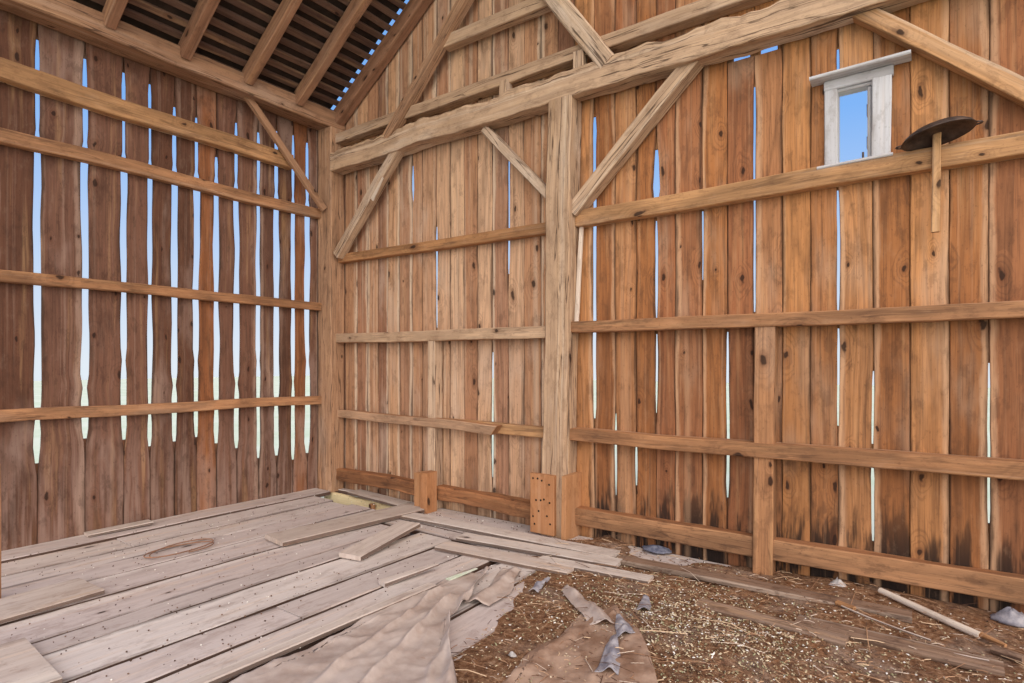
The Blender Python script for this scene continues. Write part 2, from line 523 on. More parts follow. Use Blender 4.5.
# main post with its two foot boards
post = empty('wooden_post', (-2.50, 4.07, 0), 'thick hewn timber post standing in the middle of the back wall, boxed at its foot', 'post')
MB().bar((-2.500, 4.073, -.02), (-2.432, 4.073, 3.52), .222, .19, (0, 1, 0), rough=.010, wob=.008, ch=.014).build('shaft', M['timber'], post)
fb = MB().bar((-2.568, 3.955, 0.02), (-2.568, 3.955, .50), .23, .04, (0, 1, 0), ch=.004).build('foot_board', M['newwood'], post)
tag(fb, 'front foot board dotted with nail holes')
for (nx, nz_) in ((-.085, .46), (-.04, .462), (-.0, .45), (.07, .425), (.02, .30), (-.055, .285), (-.01, .29), (.075, .28), (-.085, .15), (.05, .17), (-.03, .20), (.08, .11), (-.07, .09)):
    q = MB()
    rings = [[(-2.568 + nx + r * math.cos(a * math.pi / 4), 3.935 + y, nz_ + r * math.sin(a * math.pi / 4)) for a in range(8)] for r, y in ((.009, .002), (.009, -.0015))]
    q.poly(rings).build('nail_hole', M['hole'], fb)  # small dark disc standing in for a nail hole
MB().bar((-2.360, 4.045, 0.0), (-2.352, 4.045, .51), .04, .25, (0, 1, 0), ch=.004).build('foot_board', M['newwood'], post)
# tie beam
b = MB().bar((-5.36, 4.062, 3.615), (1.15, 4.062, 3.60), .165, .205, (0, 0, 1), rough=.013, wob=.02, ch=.006, seg=110, top_rough=.026)
tag(b.build('tie_beam', M['timber'], origin=(-5.36, 4.06, 3.61)), 'massive hewn beam crossing the whole back wall on top of the posts', 'beam')
# wall plate
timber('wall_plate', 'long eave beam on top of the left board wall carrying the rafters', 'beam', 'timber_brown',
       (-5.475, .3, 4.098), (-5.475, 4.24, 4.098), .235, .185, (0, 0, 1), rough=.007, wob=.008, ch=.012)
# upper girt and its packing blocks
timber('girt', 'straight squared beam running just above the massive hewn beam', 'beam', 'timber',
       (-5.36, 4.105, 3.885), (1.1, 4.105, 3.875), .13, .105, rough=.004, wob=.008)
timber('packing_block', 'small upright block between the two beams, left of the tall post', 'block', 'timber',
       (-3.03, 4.06, 3.69), (-3.02, 4.06, 3.85), .09, .08, (0, 1, 0), rough=.003)
timber('packing_block', 'small upright block between the two beams, above the tall post', 'block', 'timber',
       (-2.275, 4.04, 3.69), (-2.275, 4.04, 3.86), .09, .08, (0, 1, 0), rough=.003)
# struts above the tie beam
timber('strut', 'long slanting strut rising right from the hewn beam, left one of the two gable struts', 'strut', 'timber_brown',
       (-4.50, 4.03, 3.67), (-3.05, 4.03, 5.12), .10, .10, (0, 1, 0), rough=.004, wob=.01)
timber('strut', 'broad cracked strut rising left from the hewn beam above the tall post', 'strut', 'timber',
       (-2.02, 4.03, 3.68), (-2.80, 4.03, 4.79), .15, .10, (0, 1, 0), rough=.006, wob=.012, ch=.012)
timber('collar_beam', 'short level beam high in the gable between the two slanting struts', 'beam', 'timber',
       (-3.74, 4.08, 4.42), (-2.50, 4.08, 4.40), .10, .115, rough=.004, wob=.008)
# braces
br = empty('brace', (-5.25, 4.03, 2.6), 'slanting corner brace from the corner post up to the hewn beam', 'brace')
MB().bar((-5.30, 4.04, 2.58), (-4.33, 4.04, 3.56), .10, .10, (0, 1, 0), rough=.004, wob=.02).build('shaft', M['timber'], br)
MB().bar((-4.68, 3.985, 3.08), (-4.50, 3.97, 3.27), .05, .018, (0, 1, 0), taper=.5, ch=.003).build('splinter', M['silver'], br)
timber('brace', 'thin slanting brace left of the tall post running down into it', 'brace', 'timber',
       (-3.27, 4.085, 3.50), (-2.50, 4.085, 2.70), .075, .07, (0, 1, 0), rough=.003, wob=.01)
timber('brace', 'stout slanting brace right of the tall post rising to the hewn beam', 'brace', 'timber',
       (-2.36, 4.09, 2.62), (-1.33, 4.09, 3.59), .11, .12, (0, 1, 0), rough=.005, wob=.012)
timber('brace', 'stout slanting brace falling right from the hewn beam beside the window', 'brace', 'rail',
       (-.53, 4.10, 3.68), (.80, 4.10, 2.455), .095, .085, (0, 1, 0), rough=.004, wob=.01)
timber('brace', 'thin slanting stick from the eave beam down to the corner post on the left wall', 'brace', 'timber_brown',
       (-5.47, 3.07, 4.03), (-5.44, 3.95, 3.09), .07, .05, (1, 0, 0), rough=.003, wob=.012)
# rails on the left wall
for (z, h, d, y1, mat, lab) in ((3.545, .150, .10, 3.62, 'rail', 'topmost rail on the left board wall, thick and pale, below the eave beam'),
                                (3.068, .105, .08, 3.99, 'rail_brown', 'second rail from the top on the left board wall, level with the brace foot'),
                                (2.038, .085, .08, 3.99, 'rail_brown', 'third rail from the top on the left board wall, about half way up'),
                                (1.005, .090, .08, 3.99, 'rail_brown', 'lowest rail on the left board wall, nearest the floor')):
    timber('wall_rail', lab, 'rail', mat, (X0 + d / 2, .3, z + .01), (X0 + d / 2, y1, z - .01), d, h, rough=.004, wob=.014, ch=.007)
# rails on the back wall, left bay
timber('wall_rail', 'upper pale rail between corner post and tall post, dotted with knots', 'rail', 'rail',
       (-5.36, 4.12, 2.560), (-2.56, 4.12, 2.527), .09, .092, rough=.003, wob=.01)
timber('wall_rail', 'middle rail between corner post and tall post, resting on the short stud', 'rail', 'rail',
       (-5.36, 4.10, 1.675), (-2.58, 4.10, 1.650), .125, .10, rough=.003, wob=.01)
rl = empty('wall_rail', (-5.36, 4.10, .83), 'lower split rail between corner post and tall post with a broken end', 'rail')
MB().bar((-5.36, 4.105, .835), (-3.10, 4.03, .812), .085, .085, rough=.006, wob=.02, skew=(0, .8)).build('broken_pole', M['rail_brown'], rl)
MB().bar((-4.10, 4.125, .818), (-2.58, 4.115, .82), .085, .09, rough=.004, wob=.012).build('rail_body', M['rail'], rl)
# rails on the back wall, right bay
timber('wall_rail', 'upper rail right of the tall post, running under the small window', 'rail', 'rail',
       (-2.34, 4.125, 2.555), (.80, 4.125, 2.572), .09, .125, rough=.004, wob=.010)
timber('wall_rail', 'middle rail right of the tall post, resting on the tall stud', 'rail', 'rail_brown',
       (-2.36, 4.105, 1.688), (.80, 4.105, 1.680), .13, .088, rough=.003, wob=.012)
timber('wall_rail', 'lower rail right of the tall post, crossing the tall stud', 'rail', 'rail_brown',
       (-2.37, 4.105, .822), (.80, 4.105, .834), .13, .095, rough=.004, wob=.014)
timber('sill_beam', 'low sill beam along the foot of the back wall right of the tall post', 'beam', 'sill',
       (-2.36, 4.125, .165), (1.1, 4.125, .195), .10, .135, rough=.005, wob=.014)
timber('sill_beam', 'low rough sill beam along the back wall left of the tall post', 'beam', 'sill',
       (-5.36, 4.115, .165), (-2.58, 4.115, .155), .13, .125, rough=.010, wob=.02)
# studs
stud = empty('stud', (-3.905, 4.09, 0), 'short upright stud in the left bay of the back wall with doubled foot boards', 'stud')
MB().bar((-3.905, 4.10, -.0), (-3.905, 4.10, 1.62), .095, .115, (0, 1, 0), rough=.003, wob=.004).build('shaft', M['timber'], stud)
MB().bar((-3.975, 3.98, .0), (-3.975, 3.98, .355), .075, .11, (0, 1, 0), ch=.003).build('foot_board', M['newwood'], stud)
MB().bar((-3.855, 3.96, -.0), (-3.855, 3.96, .375), .085, .14, (0, 1, 0), ch=.003).build('foot_board', M['newwood'], stud)
timber('stud', 'upright stud in the right bay standing in front of the sill beam', 'stud', 'rail_brown',
       (-.918, 4.11, .0), (-.905, 4.11, 1.65), .125, .11, (0, 1, 0), rough=.004, wob=.006)
# pale strip beside the post
timber('batten_strip', 'pale bark-less strip standing against the right side of the tall post', 'strip', 'silver',
       (-2.335, 4.09, 1.735), (-2.305, 4.12, 2.50), .035, .03, (0, 1, 0), wob=.012, rough=.003)
# right-hand post (the brace and the rails run to it)
timber('wooden_post', 'hewn timber post at the right end of the back wall', 'post', 'timber',
       (.87, 4.07, -.02), (.87, 4.07, 3.51), .22, .19, (0, 1, 0), rough=.008, wob=.008, ch=.012)

# ------------------------------------------------------------------ roof
sl = Vector((1, 0, .65)).normalized()
nr = Vector((-.65, 0, 1)).normalized()
names = ['first', 'second', 'third', 'fourth', 'fifth', 'sixth', 'seventh', 'eighth', 'ninth', 'tenth', 'eleventh', 'twelfth', 'thirteenth',
         'fourteenth', 'fifteenth', 'sixteenth', 'seventeenth', 'eighteenth', 'nineteenth', 'twentieth']
for y, lab in ((.73, 'rafter farthest left over the eave beam, fifth from the gable wall'),
               (1.30, 'rafter over the eave beam, fourth from the gable wall boards'),
               (1.873, 'leftmost roof rafter, mostly cut off by the top edge of the picture'),
               (2.45, 'second roof rafter from the left, above the topmost wall rail'),
               (3.03, 'third roof rafter from the left, its foot just left of the thin wall brace'),
               (3.585, 'fourth roof rafter from the left, next to the end rafter on the gable')):
    if y < 1.8:
        continue
    a = Vector((-5.42, y, roofline(-5.42))) - nr * .075
    e = Vector((-2.2, y, roofline(-2.2))) - nr * .075
    timber('rafter', lab, 'rafter', 'roof', a, e, .082, .145, nr, group='roof rafters', rough=.004, wob=.015)
a = Vector((-5.50, 4.10, roofline(-5.50))) - nr * .085
e = Vector((-2.2, 4.10, roofline(-2.2))) - nr * .085
timber('rafter', 'end rafter lying along the gable boards, daylight dotted along its top', 'rafter', 'roof', a, e, .11, .155, nr, group='roof rafters', rough=.004, wob=.004)
for i in range(17):
    x = -5.66 + i * .106
    p = Vector((x, 0, roofline(x))) + nr * .018
    timber('roof_batten', f'{names[i]} thin roof batten counted upwards from the eave beam', 'batten', 'batten',
           p + Vector((0, .3, 0)), p + Vector((0, 4.30, 0)), .062, .034, nr, group='roof battens', wob=.012, rough=.003, seg=24)
mb = MB()
p0 = Vector((-5.80, 0, roofline(-5.80))) + nr * .062
p1 = Vector((.2, 0, roofline(.2))) + nr * .062
mb.bar(p0 + Vector((0, 1.515, 0)), p1 + Vector((0, 1.515, 0)), 5.07, .05, nr, seg=1)
tag(mb.build('ceiling', M['shingle']), kind='structure')

# ------------------------------------------------------------------ window
win = empty('window_1', (-.40, 4.15, 2.62), 'small window opening with weathered whitish frame high in the back wall', 'window')
win['kind'] = 'structure'
MB().bar((-.532, 4.153, 2.625), (-.532, 4.153, 3.12), .072, .034, (0, 1, 0), rough=.002).build('frame_stile', M['white'], win)
MB().bar((-.265, 4.147, 2.63), (-.258, 4.147, 3.12), .10, .045, (0, 1, 0), rough=.002).build('frame_stile', M['white'], win)
MB().bar((-.568, 4.150, 3.147), (-.200, 4.150, 3.150), .04, .062, (0, 0, 1), rough=.002).build('frame_head', M['white'], win)
MB().bar((-.64, 4.11, 3.187), (-.112, 4.11, 3.196), .12, .022, (0, 0, 1), rough=.002).build('cap_board', M['white'], win)
MB().bar((-.60, 4.12, 2.622), (-.20, 4.12, 2.630), .10, .018, (0, 0, 1), rough=.002).build('window_sill', M['white'], win)
jm = MB()
jm.bar((-.499, 4.20, 2.63), (-.499, 4.20, 3.11), .012, .09, (0, 1, 0))
jm.bar((-.499, 4.20, 3.112), (-.300, 4.20, 3.112), .09, .02, (0, 0, 1))
jm.build('jamb_lining', M['white'], win)
jb = MB().bar((-.325, 4.215, 2.63), (-.325, 4.215, 3.09), .022, .11, (0, 1, 0)).build('jamb', M['white'], win)
for z in (2.76, 2.96):
    MB().bar((-.338, 4.20, z - .035), (-.338, 4.20, z + .035), .006, .035, (0, 1, 0), ch=.001).build('hinge', M['iron'], jb)
MB().bar((-.352, 4.09, 2.632), (-.352, 4.09, 2.675), .012, .012, (0, 1, 0)).build('latch', M['iron'], win)

# ------------------------------------------------------------------ metal dish on a stick
dish = empty('dish_rack', (.01, 4.04, 2.15), 'dark oval metal dish on a short wooden stick, right of the small window', 'rack')
MB().bar((.004, 4.068, 2.14), (.012, 4.066, 2.70), .040, .035, (0, 1, 0), rough=.003, wob=.006).build('stick', M['rail'], dish)
q = MB()
rings = []
for k, (r, zz) in enumerate(((.02, .052), (.08, .047), (.13, .034), (.158, .014), (.168, .0), (.172, -.004), (.166, -.006), (.15, .006), (.12, .022), (.07, .034), (.02, .038))):
    rings.append([(.012 + r * math.cos(a * math.pi / 16), 4.005 + r * .70 * math.sin(a * math.pi / 16), 2.668 + zz + r * (.17 * math.cos(a * math.pi / 16) - .13 * math.sin(a * math.pi / 16))) for a in range(32)])
ds = q.poly(rings).build('dish', M['rust'], dish, smooth=True)
for sgn in (-1, 1):
    q = MB()
    cx = .012 + sgn * .168
    rings = []
    for k in range(9):
        t = math.pi * k / 8
        c = Vector((cx + sgn * .026 * math.sin(t), 4.005 + .022 * math.cos(t), 2.665 + sgn * .029))
        d = Vector((sgn * math.cos(t), -math.sin(t), 0)).normalized()
        nn = Vector((-d.y, d.x, 0))
        rings.append([c + .005 * (math.cos(a) * nn + math.sin(a) * Vector((0, 0, 1))) for a in [j * math.pi / 3 for j in range(6)]])
    q.poly(rings).build('handle', M['rust'], ds, smooth=True)

# ------------------------------------------------------------------ floor
mb = MB()
fx = [-5.62, -5.33, -4.98, -4.70, -4.40, -4.05, -3.66, -3.46, -3.07, -2.78, -2.52, -2.46, -2.15, -1.85, -1.55, -1.2, -.9, -.6, -.3, 0, .3, .7, 1.1]
ends = {0: 3.96, 1: 3.74, 2: 3.70, 3: 3.74, 4: 3.72, 5: 3.42, 6: 3.36, 7: 3.44, 8: 3.40, 9: 3.30}
for i in range(len(fx) - 1):
    w = fx[i + 1] - fx[i]
    y1 = ends.get(i, 3.45)
    cuts = [(-1.2, y1)]
    if i in (1, 3, 6, 8):
        c = random.choice((.86, 1.9, 2.4)) if i != 6 else .84
        cuts = [(-1.2, c - .006), (c + .006, y1)]
    dz = random.uniform(-.012, .004)
    wide = {1: .012, 3: .024, 5: .018, 6: .014, 7: .028, 8: .026, 9: .018}.get(i, .008)
    for (a, e) in cuts:
        s1, s2 = random.random() * 99, random.random() * 99
        mb.bar((fx[i] + w / 2, a, -.0225 + dz), (fx[i] + w / 2, e, -.0225 + dz + random.uniform(-.004, .004)), w, .045, ch=.006, seg=int((e - a) / .12),
               edge=lambda t, s1=s1, s2=s2, wd_=wide: (.006 + .010 * nz(s1, t * 9, 0), -wd_ + .010 * nz(s2, t * 9, 0)), wob=.006)
# boards laid the other way along the gable wall
for (ya, yb, xa, xb) in ((3.46, 3.63, -4.02, 1.1), (3.64, 3.86, -4.08, 1.1), (3.87, 4.15, -4.10, 1.1), (4.07, 4.16, -5.6, -4.12)):
    mb.bar((xa, (ya + yb) / 2, -.024), (xb, (ya + yb) / 2, -.024 + random.uniform(-.004, .004)), yb - ya - .012, .045, ch=.006, seg=40,
           edge=lambda t: (.006 * nz(t * 12, ya, 1), .006 * nz(t * 12, ya, 5)), wob=.006)
tag(mb.build('floor', M['floor']), kind='structure')
# what lies under the floor and outside
mb = MB()
mb.bar((-2.2, -2.0, -.42), (-2.2, 4.6, -.42), 7.2, .1, seg=1)
tag(mb.build('ground_under_floor', M['earth']), kind='structure')
mb = MB()
mb.bar((0, -60, -.62), (0, 60, -.62), 160, .1, seg=1)
tag(mb.build('ground', M['grass']), kind='structure')

# joist in the floor opening
jo = empty('floor_joist', (-4.75, 3.9, -.1), 'pale new joist showing through the opening in the floor by the corner post', 'joist')
MB().bar((-5.50, 4.02, -.12), (-4.05, 3.99, -.12), .045, .19, rough=.002).build('joist_board', M['joist'], jo)
MB().bar((-4.62, 3.93, -.20), (-4.62, 3.93, -.03), .05, .05, (0, 1, 0), rough=.002).build('block', M['newwood'], jo)

# ------------------------------------------------------------------ loose boards
def loose(lab, p0, p1, w, h, mat='loose', **kw):
    return timber('loose_board', lab, 'board', mat, p0, p1, w, h, group='loose boards on the floor', rough=kw.pop('rough', .002), wob=kw.pop('wob', .006), **kw)


loose('plank lying across the floor opening along the back wall sill', (-5.02, 4.03, .022), (-4.20, 3.98, .012), .17, .03)
loose('wide plank ending at the floor opening beside the short stud', (-4.14, 2.55, .030), (-3.98, 3.95, .024), .30, .036)
loose('short tilted plank lying askew in front of the short stud', (-3.36, 2.66, .022), (-3.50, 3.38, .070), .20, .034)
loose('small chip of board lying against the foot of the left wall', (-5.52, 1.76, .018), (-5.48, 2.22, .030), .13, .022)
loose('short square-ended board at the left edge of the floor', (-4.20, .70, .018), (-4.24, 1.38, .018), .36, .028)
loose('board at the bottom left corner of the floor', (-3.38, .30, .022), (-3.36, .90, .020), .60, .030)
loose('long narrow board running right from the split plank ends', (-3.05, 3.50, .020), (-1.75, 3.66, .022), .15, .028)
loose('board lying just in front of the long narrow board', (-3.02, 3.24, .020), (-1.95, 3.36, .022), .17, .028)
loose('long board along the back wall half buried in chaff', (-3.9, 3.70, .018), (-1.85, 3.80, .024), .16, .028)
loose('narrow edge-lit strip beside the dusty sheet', (-2.56, 1.10, .018), (-2.52, 2.62, .020), .07, .03)
loose('splintered short stick between the plank gap and the sheet', (-2.80, 2.46, .020), (-2.70, 2.86, .05), .08, .03, mat='loose', taper=.4)
loose('broken board half buried at the far right of the floor', (-.60, 3.42, .016), (.25, 3.40, .022), .13, .03, mat='dirty')
loose('brown board half buried right of the grain heap', (-1.10, 3.30, .026), (-.35, 3.27, .028), .12, .03, mat='dirty')

loose('long buried board edge along the chaff below the right stud', (-1.75, 3.74, .024), (-.10, 3.80, .032), .13, .03, mat='dirty')
loose('half buried grey plank end between grain heap and tall post', (-2.25, 3.42, .018), (-1.45, 3.48, .03), .11, .03)
# board standing at the far left edge
timber('standing_board', 'upright board end at the left edge of the picture', 'board', 'rail_brown',
       (-4.50, .955, .0), (-4.50, .955, .80), .10, .04, (1, 0, 0), rough=.003)

# ------------------------------------------------------------------ chaff, straw and grain on the right half of the floor
def edge_x(y):      # the left border of the litter
    return -2.05 + .10 * nz(y * 2, 3, 0) + .55 * max(0, min(1, (y - 2.0) / 1.2)) * 0 - .55 * max(0, min(1, (y - 2.7) / .8))


def hgt(x, y):
    d = x - edge_x(y)
    k = max(0, min(1, d / .5)) * max(.25, min(1, (4.05 - y) / .6), min(1, max(0, (x + 1.5) / .8)))
    kw = max(0, min(1, .45 + 1.6 * nz(x * 2.2, y * 5, 9)))
    k = max(k, kw * max(0, min(1, (x + 3.2) / .8)) * (1 if y > 3.35 else 0))
    base = .012 + .030 * nz(x * 1.3, y * 1.3, 5) + .012 * nz(x * 5, y * 5, 2) + .006 * nz(x * 14, y * 14, 2)
    heap = .06 * math.exp(-(((x + .95) / .55) ** 2 + ((y - 2.75) / .45) ** 2))
    return -.02 + k * (.030 + base + heap)


mb = MB()
nx_, ny_ = 120, 110
gx = [-2.9 + 4.0 * i / nx_ for i in range(nx_ + 1)]
gy = [.6 + 3.55 * j / ny_ for j in range(ny_ + 1)]
idx = {}
for j, y in enumerate(gy):
    for i, x in enumerate(gx):
        idx[i, j] = len(mb.v)
        mb.v.append(Vector((x, y, hgt(x, y) if x > edge_x(y) else -.02)))
for j in range(ny_):
    for i in range(nx_):
        if gx[i + 1] < edge_x(gy[j]) - .02:
            continue
        q = [idx[i, j], idx[i + 1, j], idx[i + 1, j + 1], idx[i, j + 1]]
        mb.face(q, [(gx[i], gy[j])] * 4, [(.5, .5, 0)] * 4)
s = NT('chaff')
tc = s.n('ShaderNodeTexCoord').outputs['Object']
a1 = s.noise(tc, 2.2, 5.0, .6)
a2 = s.noise(tc, 30.0, 6.0, .8)
col = s.ramp(a2, [(.30, lin(58, 38, 28)), (.44, lin(116, 80, 58)), (.56, lin(152, 114, 86)), (.72, lin(200, 170, 144))])
a3 = s.noise(tc, 9.0, 4.0, .65)
col = s.mix(s.math('MULTIPLY', s.sstep(a1, .50, .66), .6), col, lin(160, 138, 124))
col = s.mix(s.math('MULTIPLY', s.sstep(a3, .54, .66), .55), col, lin(84, 54, 38))
col = s.mix(s.math('MULTIPLY', s.sstep(a3, .44, .34), .4), col, lin(150, 98, 62))
s.l(col, s.b.inputs['Base Color'])
s.b.inputs['Roughness'].default_value = .95
s.b.inputs['Specular IOR Level'].default_value = .1
bp = s.n('ShaderNodeBump')
bp.inputs['Strength'].default_value = 1.0
bp.inputs['Distance'].default_value = .02
s.l(a2, bp.inputs['Height'])
s.l(bp.outputs[0], s.b.inputs['Normal'])
M['chaff'] = s.m
tag(mb.build('chaff', M['chaff'], smooth=True), 'trodden layer of brown chaff covering the right half of the floor', 'chaff', kind='stuff')


def rnd_mat(name, cols, rough=.8):
    s = NT(name)
    at = s.n('ShaderNodeAttribute', attribute_name='bid')
    sb = s.n('ShaderNodeSeparateColor')
    s.l(at.outputs['Color'], sb.inputs[0])
    n = len(cols)
    s.l(s.ramp(sb.outputs[0], [(i / n, lin(*c)) for i, c in enumerate(cols)], 'CONSTANT'), s.b.inputs['Base Color'])
    s.b.inputs['Roughness'].default_value = rough
    s.b.inputs['Specular IOR Level'].default_value = .2
    return s.m


M['straw'] = rnd_mat('straw', [(172, 134, 104), (130, 94, 70), (104, 72, 54), (198, 168, 138), (84, 58, 44), (146, 108, 82), (190, 170, 154), (92, 64, 50)])
M['grain'] = rnd_mat('grain', [(190, 170, 140), (156, 132, 104), (206, 190, 164), (130, 104, 80), (84, 62, 48), (170, 152, 122), (150, 144, 112), (224, 218, 212), (104, 78, 60)])


def spot():
    while True:
        y = random.uniform(1.6, 4.1)
        x = random.uniform(-2.6, 1.0)
        if x > edge_x(y) + .05 + .1 * random.random():
            return x, y


mb = MB()
for k in range(3600):
    x, y = spot()
    L = random.uniform(.012, .06) if random.random() < .93 else random.uniform(.08, .26)
    a = random.uniform(0, math.pi)
    if random.random() < .4:
        a = random.gauss(.0, .4)
    w = random.uniform(.0009, .0026)
    z = hgt(x, y) + (random.uniform(.001, .012) if random.random() < .75 else random.uniform(.012, .03))
    d = Vector((math.cos(a), math.sin(a), random.gauss(0, .12))).normalized() * L / 2
    n_ = Vector((-d.y, d.x, 0)).normalized() * w
    c = Vector((x, y, z + abs(d.z)))
    r = random.random()
    mid_ = c + Vector((0, 0, .1 * L * random.random())) + n_ * random.uniform(-2, 2)
    top_ = Vector((0, 0, w))
    b0 = len(mb.v)
    for p in (c - d, mid_, c + d):
        mb.v += [p - n_, p + top_, p + n_]
    for k2 in range(2):
        for (i, j) in ((0, 1), (1, 2), (2, 0)):
            mb.face([b0 + 3 * k2 + i, b0 + 3 * k2 + j, b0 + 3 * k2 + 3 + j, b0 + 3 * k2 + 3 + i], [(0, 0)] * 4, [(r, r, 0)] * 4)
tag(mb.build('straw', M['straw']), 'loose straw and twigs scattered over the brown chaff', 'straw', kind='stuff')
mb = MB()
n_gr = 0
while n_gr < 8000:
    if random.random() < .78:
        x, y = random.gauss(-.95, .42), random.gauss(2.75, .42)
        if random.random() < .4:
            x, y = random.gauss(-.9, .8), random.gauss(3.1, .35)
    else:
        x, y = spot()
    if y > 4.02 or x < edge_x(y) + .1 or x > 1.05 or y < .8:
        continue
    n_gr += 1
    r = random.uniform(.0025, .0060)
    q = random.uniform(1.0, 2.0)
    a = random.uniform(0, 6.28)
    ax = Vector((math.cos(a), math.sin(a), random.gauss(0, .3))) * r * q
    bx = Vector((-math.sin(a), math.cos(a), 0)) * r
    c = Vector((x, y, hgt(x, y) + r * .8))
    h_ = Vector((0, 0, r * .8))
    b0 = len(mb.v)
    mb.v += [c + ax, c + bx, c - ax, c - bx, c + h_, c - h_]
    rr = random.random()
    for t in ((0, 1, 4), (1, 2, 4), (2, 3, 4), (3, 0, 4), (1, 0, 5), (2, 1, 5), (3, 2, 5), (0, 3, 5)):
        mb.face([b0 + i for i in t], [(0, 0)] * 3, [(rr, rr, 0)] * 3)
tag(mb.build('spilled_grain', M['grain']), 'pale spilled grain and seed husks heaped in the middle of the chaff', 'grain', kind='stuff')
# dust and crumbs on the planks
mb = MB()
for k in range(1700):
    x, y = (random.uniform(-5.4, -2.1), random.uniform(.7, 4.0)) if random.random() < .6 else (random.uniform(-4.0, .8), random.uniform(3.45, 4.1))
    r = random.uniform(.002, .006)
    c = Vector((x, y, .004 + r * .5))
    b0 = len(mb.v)
    mb.v += [c + Vector((r * 1.5, 0, 0)), c + Vector((0, r, 0)), c - Vector((r * 1.2, 0, 0)), c - Vector((0, r, 0)), c + Vector((0, 0, r * .7)), c - Vector((0, 0, r))]
    rr = random.random()
    for t in ((0, 1, 4), (1, 2, 4), (2, 3, 4), (3, 0, 4), (1, 0, 5), (2, 1, 5), (3, 2, 5), (0, 3, 5)):
        mb.face([b0 + i for i in t], [(0, 0)] * 3, [(rr, rr, 0)] * 3)
M['crumb'] = rnd_mat('crumbs', [(96, 70, 54), (70, 50, 40), (120, 92, 74), (230, 224, 216), (88, 66, 54)])
tag(mb.build('crumbs', M['crumb']), 'dark crumbs and dirt specks scattered over the plank floor', 'dirt', kind='stuff')


# ------------------------------------------------------------------ dusty plastic sheets
def sheet(name, lab, outline, seed, folds, mat, nu=90, nv=90, base=None):
    """outline: four corner curves as bilinear patch of control points rows; folds: list of (p, q, height, width)"""
    mb = MB()
    rows = outline
    R, Q = len(rows) - 1, len(rows[0]) - 1
    vid = {}
    for j in range(nv + 1):
        for i in range(nu + 1):
            fu, fv = i / nu * Q, j / nv * R
            a, b = min(int(fu), Q - 1), min(int(fv), R - 1)
            u, v = fu - a, fv - b
            P = [Vector((*rows[b + dj][a + di], 0)) for dj in (0, 1) for di in (0, 1)]
            p = (P[0] * (1 - u) + P[1] * u) * (1 - v) + (P[2] * (1 - u) + P[3] * u) * v
            e = min(i, nu - i, j * 1.2, (nv - j) * 1.2) / nu
            p.x += .05 * nz(seed, p.y * 3, p.x) * (1 if e < .08 else .3)
            p.y += .05 * nz(seed + 9, p.x * 3, p.y) * (1 if e < .08 else .3)
            z = (base(p.x, p.y) if base else .004) + .010
            z += .007 * abs(nz(p.x * 3 + seed, p.y * 3, 0)) + .005 * nz(p.x * 9, p.y * 9, seed)
            ww = (p.x * .75 + p.y * .66) * 2.2
            z += .009 * max(0, 1 - 4 * abs(nz((p.x * .66 - p.y * .75) * 3.2 + nz(ww * .5, seed, 1) * 1.2, ww * .5, seed + 3))) + .004 * max(0, 1 - 5 * abs(nz(p.x * 11, p.y * 8, seed + 30)))
            for (f0, f1, fh, fw) in folds:
                f0, f1 = Vector((*f0, 0)), Vector((*f1, 0))
                d = f1 - f0
                t = max(0, min(1, (p - f0).dot(d) / d.length_squared))
                c = f0 + d * t
                c += Vector((-d.y, d.x, 0)).normalized() * .03 * nz(t * 4, seed, fh * 50)
                dist = (Vector((p.x, p.y, 0)) - c).length
                z += fh * math.exp(-(dist / fw) ** 2) * (.6 + .4 * nz(t * 6, seed, 8))
            vid[i, j] = len(mb.v)
            mb.v.append(Vector((p.x, p.y, z)))
    for j in range(nv):
        for i in range(nu):
            mb.face([vid[i, j], vid[i + 1, j], vid[i + 1, j + 1], vid[i, j + 1]], [(i / nu, j / nv)] * 4, [(.5, .5, 0)] * 4)
    o = mb.build(name, mat, smooth=True)
    m = o.modifiers.new('thick', 'SOLIDIFY')
    m.thickness = .003
    return tag(o, lab, name.split('_')[-1], 'pieces of dusty plastic')


M['sheet'] = plain('dusty_plastic', (184, 168, 160), .5, rgb2=(158, 138, 128), scale=5, spec=.35, bump=.15)
M['sheet2'] = plain('dusty_plastic_brown', (164, 136, 118), .55, rgb2=(122, 92, 74), scale=6, spec=.35, bump=.2)
sheet('plastic_sheet', 'grey dusty plastic sheet over the planks with a turned-up right edge',
      [[(-2.48, 1.1), (-1.95, 1.3), (-1.55, 1.75)], [(-2.50, 1.8), (-2.20, 1.85), (-1.76, 1.95)], [(-2.50, 2.4), (-2.30, 2.35), (-2.08, 2.32)], [(-2.54, 2.95), (-2.46, 2.95), (-2.38, 3.02)]],
      3, [((-1.58, 1.75), (-2.08, 2.32), .075, .028), ((-2.08, 2.32), (-2.40, 3.02), .06, .026), ((-1.95, 1.50), (-2.30, 2.55), .045, .018), ((-2.15, 1.45), (-2.44, 2.6), .035, .018), ((-1.75, 1.75), (-2.15, 2.5), .03, .018)], M['sheet'])
sheet('plastic_sheet', 'torn brown plastic sheet half buried in the chaff in the foreground',
      [[(-1.50, 1.85), (-1.2, 2.0), (-.85, 2.2)], [(-1.55, 2.2), (-1.30, 2.30), (-1.05, 2.5)], [(-1.52, 2.45), (-1.38, 2.60), (-1.25, 2.75)], [(-1.55, 2.70), (-1.52, 2.85), (-1.42, 2.95)]],
      11, [((-1.5, 2.1), (-1.45, 2.8), .02, .03), ((-1.25, 2.0), (-1.15, 2.4), .015, .03)], M['sheet2'], base=lambda x, y: hgt(x, y) - .006)
